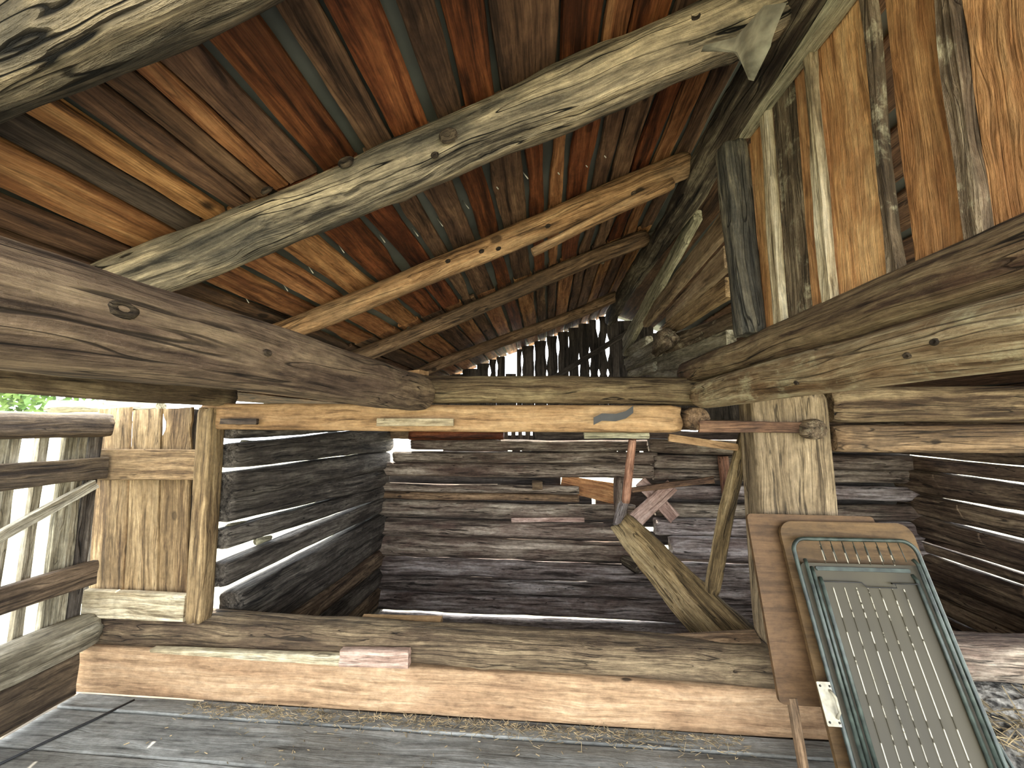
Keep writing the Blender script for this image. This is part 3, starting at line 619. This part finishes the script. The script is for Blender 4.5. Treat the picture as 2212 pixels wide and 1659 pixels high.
wr = empty('wall_right', (3.75, 3.4, -.75), kind='structure')
def rwall(a, b, c=None, d=None, y0=2.3, mat='logright'):
    c = a if c is None else c; d = b if d is None else d
    timber('wall_log', (3.78, y0, (a + b) / 2), (3.78, 4.6, (c + d) / 2), (a - b) / 2 * 1.0, (c - d) / 2 * 1.02, mat, wr, seg=24, step=.04, sq=3, rough=.07, bend=.008, groove=.07, asp=min(1.0, .08 / ((a - b) / 2)))
rwall(1.75, 1.58); rwall(1.57, 1.39); rwall(1.38, 1.17, 1.38, 1.19); rwall(1.16, 1.06, 1.18, 1.045); rwall(1.0, .83, 1.045, .80)
rwall(.765, .62, .80, .595); rwall(.55, .40, .60, .385); rwall(.40, .345, .385, .335); rwall(.305, .24, .33, .235); rwall(.195, -.015, .235, -.02)
rwall(-.02, -.15); rwall(-.15, -.30); rwall(-.30, -.455, -.30, -.48); rwall(-.52, -.72, -.48, -.74)

# gable boards
gb = empty('wall_gable', (0, 4.55, 1.55), kind='structure')
ge = [-1.75, -1.52, -1.30, -1.12, -.97, -.80, -.655, -.57, -.47, -.335, -.275, -.13, .012, .14, .265, .38, .50, .60, .70, .83, 1.0, 1.22, 1.45, 1.68, 1.9, 2.12, 2.34, 2.56, 2.78, 3.0, 3.22, 3.44, 3.66]
gaps = {-.655: (2.13, .05, .022), -.57: (2.17, .07, .020), -.275: (2.24, .09, .018), -.13: (2.30, .11, .012), .012: (2.33, .11, .022), .14: (2.40, .11, .022), .38: (2.20, .10, .014), .50: (2.27, .10, .018), .60: (2.64, .12, .03), .70: (2.38, .14, .034), .265: (2.45, .06, .006)}
def rz(x): return 2.005 + .384 * (x + 1.3) - .012 if x < .68 else 2.80 - (x - .68) * .36 - .03
for i in range(len(ge) - 1):
    x0, x1 = ge[i], ge[i + 1]
    if x0 == -.47:      # the square hole
        board('gable_board', ((x0 + x1) / 2, 4.50, 1.50), ((x0 + x1) / 2, 4.50, 2.09), x1 - x0 - .008, x1 - x0 - .008, .022, 'gable', gb, up=(0, -1, 0))
        continue
    nn = []
    if x0 in gaps: z, h, d = gaps[x0]; nn.append((1, z - 1.50, h * .85, d * .75)); nn.append((1, 2.08 - 1.5, .03, d * .5))
    if x1 in gaps: z, h, d = gaps[x1]; nn.append((-1, z - 1.50, h * .85, d * .6)); nn.append((-1, 2.08 - 1.5, .03, d * .4))
    # local +y of this frame points towards -x
    zt = rz((x0 + x1) / 2)
    board('gable_board', ((x0 + x1) / 2, 4.50, 1.50), ((x0 + x1) / 2, 4.50, zt), x1 - x0 - .001, x1 - x0 - .001, .022, 'gable', gb, up=(0, -1, 0), notches=nn, wane=.001, step=.03)
board('gable_brace', (.0, 4.46, 1.98), (.95, 4.46, 2.55), .06, .06, .03, 'gable', gb, up=(0, -1, 0))

# ================================================================== THINGS IN THE FAR BAY
def T(nm, a, Ya, b, Yb, r0, r1, mat, label, cat, **k):
    return tag(timber(nm, on(*a, 1, Ya), on(*b, 1, Yb), r0, r1, mat, None, **k), label, cat)
# hollow trough: V section
def trough(p0, p1, w, t, mat):
    m, L = frame(p0, p1, (0, -1, .25)); V = []; Fc = []; n = 40
    prof = [(-1, .0), (-.9, .18), (-.35, -.35), (0, -.62), (.35, -.35), (.9, .18), (1, .0), (.85, -.45), (.4, -.95), (0, -1.15), (-.4, -.95), (-.85, -.45)]
    K = len(prof)
    for i in range(n + 1):
        x = L * i / n; s = w * (.62 + .38 * min(1, i / n * 1.6))
        for k, (a, b) in enumerate(prof):
            d = .006 * noise.noise(Vector((x * 7, a * 3, b * 3))) + .01 * noise.noise(Vector((x * 2.5, a, 4)))
            V.append((x, a * s + d, b * s * .8 + d))
    for i in range(n):
        for j in range(K):
            a = i * K + j; b = i * K + (j + 1) % K; Fc.append((a, a + K, b + K, b))
    Fc.append(tuple(range(K))); Fc.append(tuple(n * K + q for q in reversed(range(K))))
    return link('hollow_trough', mesh(V, Fc), mat, None, m)
o = trough(on(1338, 1125, 1, 3.1), on(1606, 1420, 1, 2.43), .14, .02, 'chute')
tag(o, 'mossy yellow-brown hollowed log trough slanting up from the sill', 'trough')
tr = T('notched_log', (1352, 1122), 3.22, (1640, 1385), 2.55, .045, .055, 'ridge', 'dark notched log slanting right beside the yellow trough', 'log', seg=22, rough=.2, groove=.1, endr=.8)
T('split_rail', (1612, 930), 2.33, (1535, 1276), 2.46, .040, .040, 'chute', 'knobbly tan split rail leaning left of the broad post', 'rail', seg=22, rough=.18, bend=.02, groove=.12, knots=3)
T('wooden_stick', (1562, 985), 4.34, (1572, 1090), 4.34, .055, .046, 'redpole', 'short pinkish pole standing behind the knobbly split rail', 'pole', seg=14, rough=.08)
T('wooden_stick', (1364, 948), 2.3, (1349, 1082), 2.42, .024, .026, 'redpole', 'thin reddish-brown stick hanging from under the yellow crossbeam', 'stick', seg=12, rough=.1)
def Bd(nm, a, Ya, b, Yb, w0, w1, t, mat, label, cat, **k):
    return tag(board(nm, on(*a, 1, Ya), on(*b, 1, Yb), w0, w1, t, mat, None, up=(0, -1, 0), **k), label, cat)
Bd('crossed_board', (1372, 1125), 4.29, (1452, 1048), 4.29, .17, .13, .03, 'pinkwood', 'pinkish board slanting up right, in front of the crossed scrap boards', 'board', wane=.004)
Bd('crossed_board', (1383, 1040), 4.37, (1458, 1120), 4.37, .13, .13, .03, 'pinkwood', 'pinkish board slanting down right, behind the other in the crossed pair', 'board', wane=.004)
Bd('crossed_board', (1365, 1058), 4.24, (1542, 1036), 4.24, .05, .07, .03, 'roof_brown', 'long thin brown board lying above the crossed pair', 'board', wane=.006)
Bd('hanging_board', (1445, 945), 2.29, (1592, 966), 2.29, .045, .04, .02, 'yellow', 'orange-tan board slanting below the right end of the yellow crossbeam', 'board', wane=.003)
Bd('hanging_board', (1262, 941), 2.26, (1400, 941), 2.26, .035, .035, .05, 'palelog', 'rough pale strip under the yellow crossbeam above the reddish stick', 'board', wane=.004)
timber('wall_log', on(885, 940, 1, 4.36), on(1088, 939, 1, 4.36), .062, .058, 'roof_red', wb, seg=18, rough=.15)
timber('wall_log', on(1400, 962, 1, 4.36), on(1660, 968, 1, 4.36), .075, .075, 'logback', wb, seg=18)
T('forked_post', (1340, 1135), 4.33, (1338, 1030), 4.33, .055, .06, 'logback', 'stubby forked grey post against the back wall above the trough', 'post', seg=18, rough=.25, knots=3)
T('log_stub', (1330, 1135), 4.2, (1352, 1072), 4.33, .035, .05, 'loglow', 'grey gnarled stump leaning by the forked post', 'log', seg=16, rough=.3)
T('log_stub', (1380, 1228), 4.2, (1345, 1208), 4.36, .06, .05, 'ridge', 'dark stub jutting out beside the lower side of the trough', 'log', seg=16, rough=.2)

# ================================================================== FOLDED TABLE AND BOARDS AGAINST THE POST
def slabround(name, p0, ux, uz, w, h, t, rad, mat, parent=None, corners=(1, 1, 1, 1), n=8):
    ux = Vector(ux).normalized(); uz = Vector(uz).normalized(); nn = ux.cross(uz).normalized()
    P = []
    for ci, (cx, cz, a0) in enumerate(((w - rad, h - rad, 0), (rad, h - rad, 90), (rad, rad, 180), (w - rad, rad, 270))):
        if corners[ci]:
            for k in range(n + 1):
                a = math.radians(a0 + 90 * k / n); P.append((cx + rad * math.cos(a), cz + rad * math.sin(a)))
        else:
            P.append((w if a0 in (0, 270) else 0, h if a0 in (0, 90) else 0))
    V = [(x, z, 0) for x, z in P] + [(x, z, -t) for x, z in P]; m = len(P)
    Fc = [tuple(range(m)), tuple(reversed(range(m, 2 * m)))] + [(i, i + m, (i + 1) % m + m, (i + 1) % m) for i in range(m)]
    mt = Matrix((ux, uz, nn)).transposed().to_4x4(); mt.translation = Vector(p0)
    return link(name, mesh(V, Fc, False), mat, parent, mt)
# brown board table leaning behind (left)
ta = empty('leaning_table_leaf', (.95, 1.80, 0), 'plain brown plywood table top on thin legs, leaning leftmost against the broad post', 'table')
uzA = (Vector((.955, 2.025, 1.085)) - Vector((.945, 1.83, .36))).normalized()
slabround('top_board', (.945, 1.83, .36), (1, .0, 0), uzA, .56, .745, .018, .02, 'plywood', ta)
for x in (1.0, 1.16):
    a_ = Vector((x, 1.845, .38)); b_ = Vector((x + .012, 1.79, .0))
    board('leg', b_, a_, .032, .032, .026, 'poledark', ta, up=(0, -1, 0), wane=0, lump=0)
# second brown board with rounded corners
uzB = (Vector((1.075, 1.982, 1.065)) - Vector((1.075, 1.612, .0))).normalized()
tb = slabround('rounded_board', (1.065, 1.612, .0), (1, 0, 0), uzB, .565, 1.12, .018, .06, 'plywood')
tag(tb, 'brown plywood sheet with rounded corners behind the green-framed table', 'board')
# green framed folding table
f0 = Vector((1.085, 1.535, .015)); uzF = (Vector((1.085, 1.925, 1.0)) - f0).normalized(); uxF = Vector((1, 0, 0)); nF = uxF.cross(uzF).normalized()
FW_, FH_ = .505, 1.055
def fp(x, z, d=0.0): return f0 + uxF * x + uzF * z + nF * d
ft = empty('folding_table', f0, 'green steel framed folding table with olive-grey panel and dashed pale stitching, leaning right', 'table')
def rrect(w0, h0, x0, z0, rad, d, n=8):
    P = []
    for cx, cz, a0 in ((x0 + w0 - rad, z0 + h0 - rad, 0), (x0 + rad, z0 + h0 - rad, 90), (x0 + rad, z0 + rad, 180), (x0 + w0 - rad, z0 + rad, 270)):
        for k in range(n + 1):
            a = math.radians(a0 + 90 * k / n); P.append(fp(cx + rad * math.cos(a), cz + rad * math.sin(a), d))
    return P
tube('frame', rrect(FW_, FH_, 0, 0, .055, .0), .0085, 'green', ft, closed=True)
pn = slabround('panel', fp(.012, .012, -.004), uxF, uzF, FW_ - .024, .945, .006, .02, 'slatgrey', ft)
# side rails folded inside
for x, d, z1 in ((.030, .012, .97), (.052, .004, .94), (.072, .010, .90)):
    tube('folded_leg', [fp(x, .01, d), fp(x, z1 - .02, d), fp(x + .004, z1, d - .01)], .0075, 'green', ft)
for x, d, z1 in ((FW_ - .028, .012, .98), (FW_ - .050, .004, .92)):
    tube('folded_leg', [fp(x, .01, d), fp(x, z1 - .02, d), fp(x - .004, z1, d - .01)], .0075, 'green', ft)
tube('latch_rod', [fp(.075, .885, .008), fp(.23, .885, .008), fp(.245, .868, .010), fp(.36, .868, .010), fp(.36, .882, .010), fp(.345, .885, .010), fp(FW_ - .055, .885, .008)], .0026, 'darkmetal', ft, seg=6)
board('cross_bar', fp(.07, .935, .002), fp(FW_ - .065, .935, .002), .016, .016, .006, 'green', ft, up=nF, wane=0, lump=0)
xs = [.118, .163, .210, .255, .300, .350, .395]
for i, x in enumerate(xs):     # dashed stitching lines, each one thin cord
    hw_ = .0016 if i not in (1, 3) else .0010
    for z0, z1 in ((.02, .865), (.955, 1.03)):
        V = [fp(x - hw_, z0, -.0015), fp(x + hw_, z0, -.0015), fp(x + hw_, z1, -.0015), fp(x - hw_, z1, -.0015)]
        quadslab('stitching', (V, [v - nF * .003 for v in V]), ft, 'stitch')
for x in xs + [.44]:
    tube('wire', [fp(x, 1.046, .0), fp(x + .002, .97, .004)], .0018, 'green', ft, seg=6)
tube('support_rod', [fp(FW_ - .01, .52, -.03), fp(FW_ + .055, .25, -.02), fp(FW_ + .06, .0, .0)], .006, 'green', ft)
p = fp(-.055, .40, .006)
hb = slabround('hinge_plate', p, uxF, uzF, .055, .135, .004, .004, 'metalplate', ft)
for dx, dz in ((.010, .012), (.044, .012), (.010, .122), (.044, .122)):
    tube('screw_hole', [p + uxF * dx + uzF * dz + nF * .0005, p + uxF * dx + uzF * dz + nF * .0015], .004, 'darkmetal', hb, seg=8)
tube('handle', [p + uxF * .040 + uzF * .025 + nF * .002, p + uxF * .046 + uzF * .045 + nF * .016, p + uxF * .046 + uzF * .09 + nF * .016, p + uxF * .040 + uzF * .11 + nF * .002], .005, 'metalplate', hb)

# ================================================================== RIGHT SILL, HAY
o = timber('sill_log', (1.45, 2.30, .345), (3.65, 2.32, .33), .10, .11, 'logback', seg=28, rough=.12, groove=.12, sq=2.5, knots=3)
tag(o, 'silver-grey rough sill log at the far right behind the folding table', 'log')
o = timber('sill_plank', (1.46, 2.24, .12), (3.65, 2.24, .12), .11, .115, 'hay', seg=28, rough=.14, sq=3, groove=.1)
tag(o, 'dust-caked grey log on the floor at the far right', 'log')
V = []; Fc = []; nx, ny = 60, 34
for i in range(nx):
    for j in range(ny):
        x = 1.70 + i / (nx - 1) * 1.8; y = 1.25 + j / (ny - 1) * .92; u = (i / (nx - 1)); v = j / (ny - 1)
        h = .22 * max(0, v) ** 1.2 * min(1, u * 5) + .02 + .05 * noise.noise(Vector((x * 5, y * 5, 0))) + .02 * noise.noise(Vector((x * 17, y * 17, 3)))
        if min(i, j, nx - 1 - i) == 0: h = .0
        V.append((x, y, max(0, h)))
for i in range(nx - 1):
    for j in range(ny - 1):
        a = i * ny + j; Fc.append((a, a + ny, a + ny + 1, a + 1))
hay = o = link('hay_heap', mesh(V, Fc), 'hay'); tag(o, 'grey matted hay and dirt heaped at the far right floor edge', 'hay', kind='stuff')
V = []; Fc = []
def stalk(p, d, L, r=.0014):
    global V, Fc
    d = Vector(d).normalized(); s = d.orthogonal().normalized(); b = len(V)
    q = d.cross(s)
    for t in (0, L):
        for k in range(3):
            a = 2 * math.pi * k / 3; V.append(tuple(Vector(p) + d * t + (s * math.cos(a) + q * math.sin(a)) * r))
    Fc += [(b, b + 1, b + 4, b + 3), (b + 1, b + 2, b + 5, b + 4), (b + 2, b, b + 3, b + 5)]
for _ in range(700):
    x = R.uniform(1.9, 3.3); y = R.uniform(1.6, 2.15)
    h = .20 * max(0, (y - 1.25) / .92) ** 1.2
    stalk((x, y, h + .01), (R.uniform(-1, 1), R.uniform(-1, 1), R.uniform(-.1, .5)), R.uniform(.05, .14), .002)
link('straw_stalks', mesh(V, Fc, False), 'straw', hay)
V = []; Fc = []
for _ in range(1500):
    x = R.uniform(-1.9, .92); y = 2.14 - abs(R.gauss(0, .05)) - .004
    stalk((x, y, .004 + R.uniform(0, .006)), (R.uniform(-1, 1), R.uniform(-.6, .6), R.uniform(-.02, .25)), R.uniform(.008, .04), .0012)
for _ in range(260):
    x = R.uniform(-2, .92); y = R.uniform(1.3, 2.1)
    stalk((x, y, .004), (R.uniform(-1, 1), R.uniform(-1, 1), .03), R.uniform(.006, .022), .0022)
o = link('floor_litter', mesh(V, Fc, False), 'straw'); tag(o, 'straw bits and crumbs littering the floor along the tan timber', 'litter', kind='stuff')

# ================================================================== FLOOR AND GROUND
fl = empty('floor', (0, 1.0, 0), kind='structure')
edges = [2.16, 2.05, 1.80, 1.52, 1.22, .93, .62, .33, .02, -.28, -.60]
for i in range(len(edges) - 1):
    y0, y1 = edges[i], edges[i + 1]; yc = (y0 + y1) / 2
    board('floor_plank', (-2.62, yc, -.015 + (.006 if i == 0 else 0)), (3.6, yc, -.015 + (.006 if i == 0 else 0)), y0 - y1 - .006, y0 - y1 - .006, .03, 'floor', fl, step=.08, wane=.002, lump=.003)
V = [(-2.9, -.65, -.04), (3.75, -.65, -.04), (3.75, 2.30, -.04), (-2.9, 2.30, -.04)]
quadslab('subfloor', ([Vector(v) for v in V], [Vector(v) - Vector((0, 0, .06)) for v in V]), fl, 'earth')
V = [(-1.95, 2.3, -.76), (3.85, 2.3, -.76), (3.85, 4.6, -.76), (-1.95, 4.6, -.76)]
quadslab('lower_floor', ([Vector(v) for v in V], [Vector(v) - Vector((0, 0, .06)) for v in V]), fl, 'earth')
wf = empty('wall_front', (0, 2.3, -.75), kind='structure')
board('bay_boards', (-1.95, 2.36, -.3), (3.8, 2.36, -.3), .9, .9, .03, 'poledark', wf, up=(0, -1, 0), step=.3)
q = [on(290, 1512, 2, .008), on(200, 1556, 2, .008), on(100, 1602, 2, .010), on(0, 1650, 2, .008), on(-120, 1706, 2, .008), on(-300, 1780, 2, .008)]
o = tube('cable', q, .006, 'cable', seg=8); tag(o, 'thin black cable lying across the floor in the left corner', 'cable')
V = []; Fc = []
n = 40
for i in range(n + 1):
    for j in range(n + 1):
        x = -40 + 80 * i / n; y = -40 + 80 * j / n; V.append((x, y, -.85 + .15 * noise.noise(Vector((x * .1, y * .1, 0)))))
for i in range(n):
    for j in range(n):
        a = i * (n + 1) + j; Fc.append((a, a + n + 1, a + n + 2, a + 1))
tag(link('ground', mesh(V, Fc), 'grass'), kind='structure')

# a tree outside, seen through the strip of open sky at the left
tr = empty('tree', (-9.5, 5.3, -.85), 'sunlit leafy tree outside, glimpsed through the open strip above the slats', 'tree')
timber('trunk', (-9.5, 5.3, -.9), (-9.4, 5.4, 2.6), .16, .08, 'leafbark', tr, up=(1, 0, 0), seg=12, step=.2)
V = []; Fc = []
for _ in range(2600):
    u = Vector((R.gauss(0, 1), R.gauss(0, 1), R.gauss(0, 1))).normalized() * R.uniform(.3, 1.0)
    c = Vector((-9.4 + u.x * 1.3, 5.9 + u.y * 1.7, 2.45 + u.z * 1.0))
    d = Vector((R.uniform(-1, 1), R.uniform(-1, 1), R.uniform(-1, 1))).normalized() * .075; e = d.orthogonal().normalized() * .045
    b = len(V); V += [tuple(c - d), tuple(c + e), tuple(c + d), tuple(c - e)]; Fc.append((b, b + 1, b + 2, b + 3))
link('foliage', mesh(V, Fc, False), 'leaf', tr)
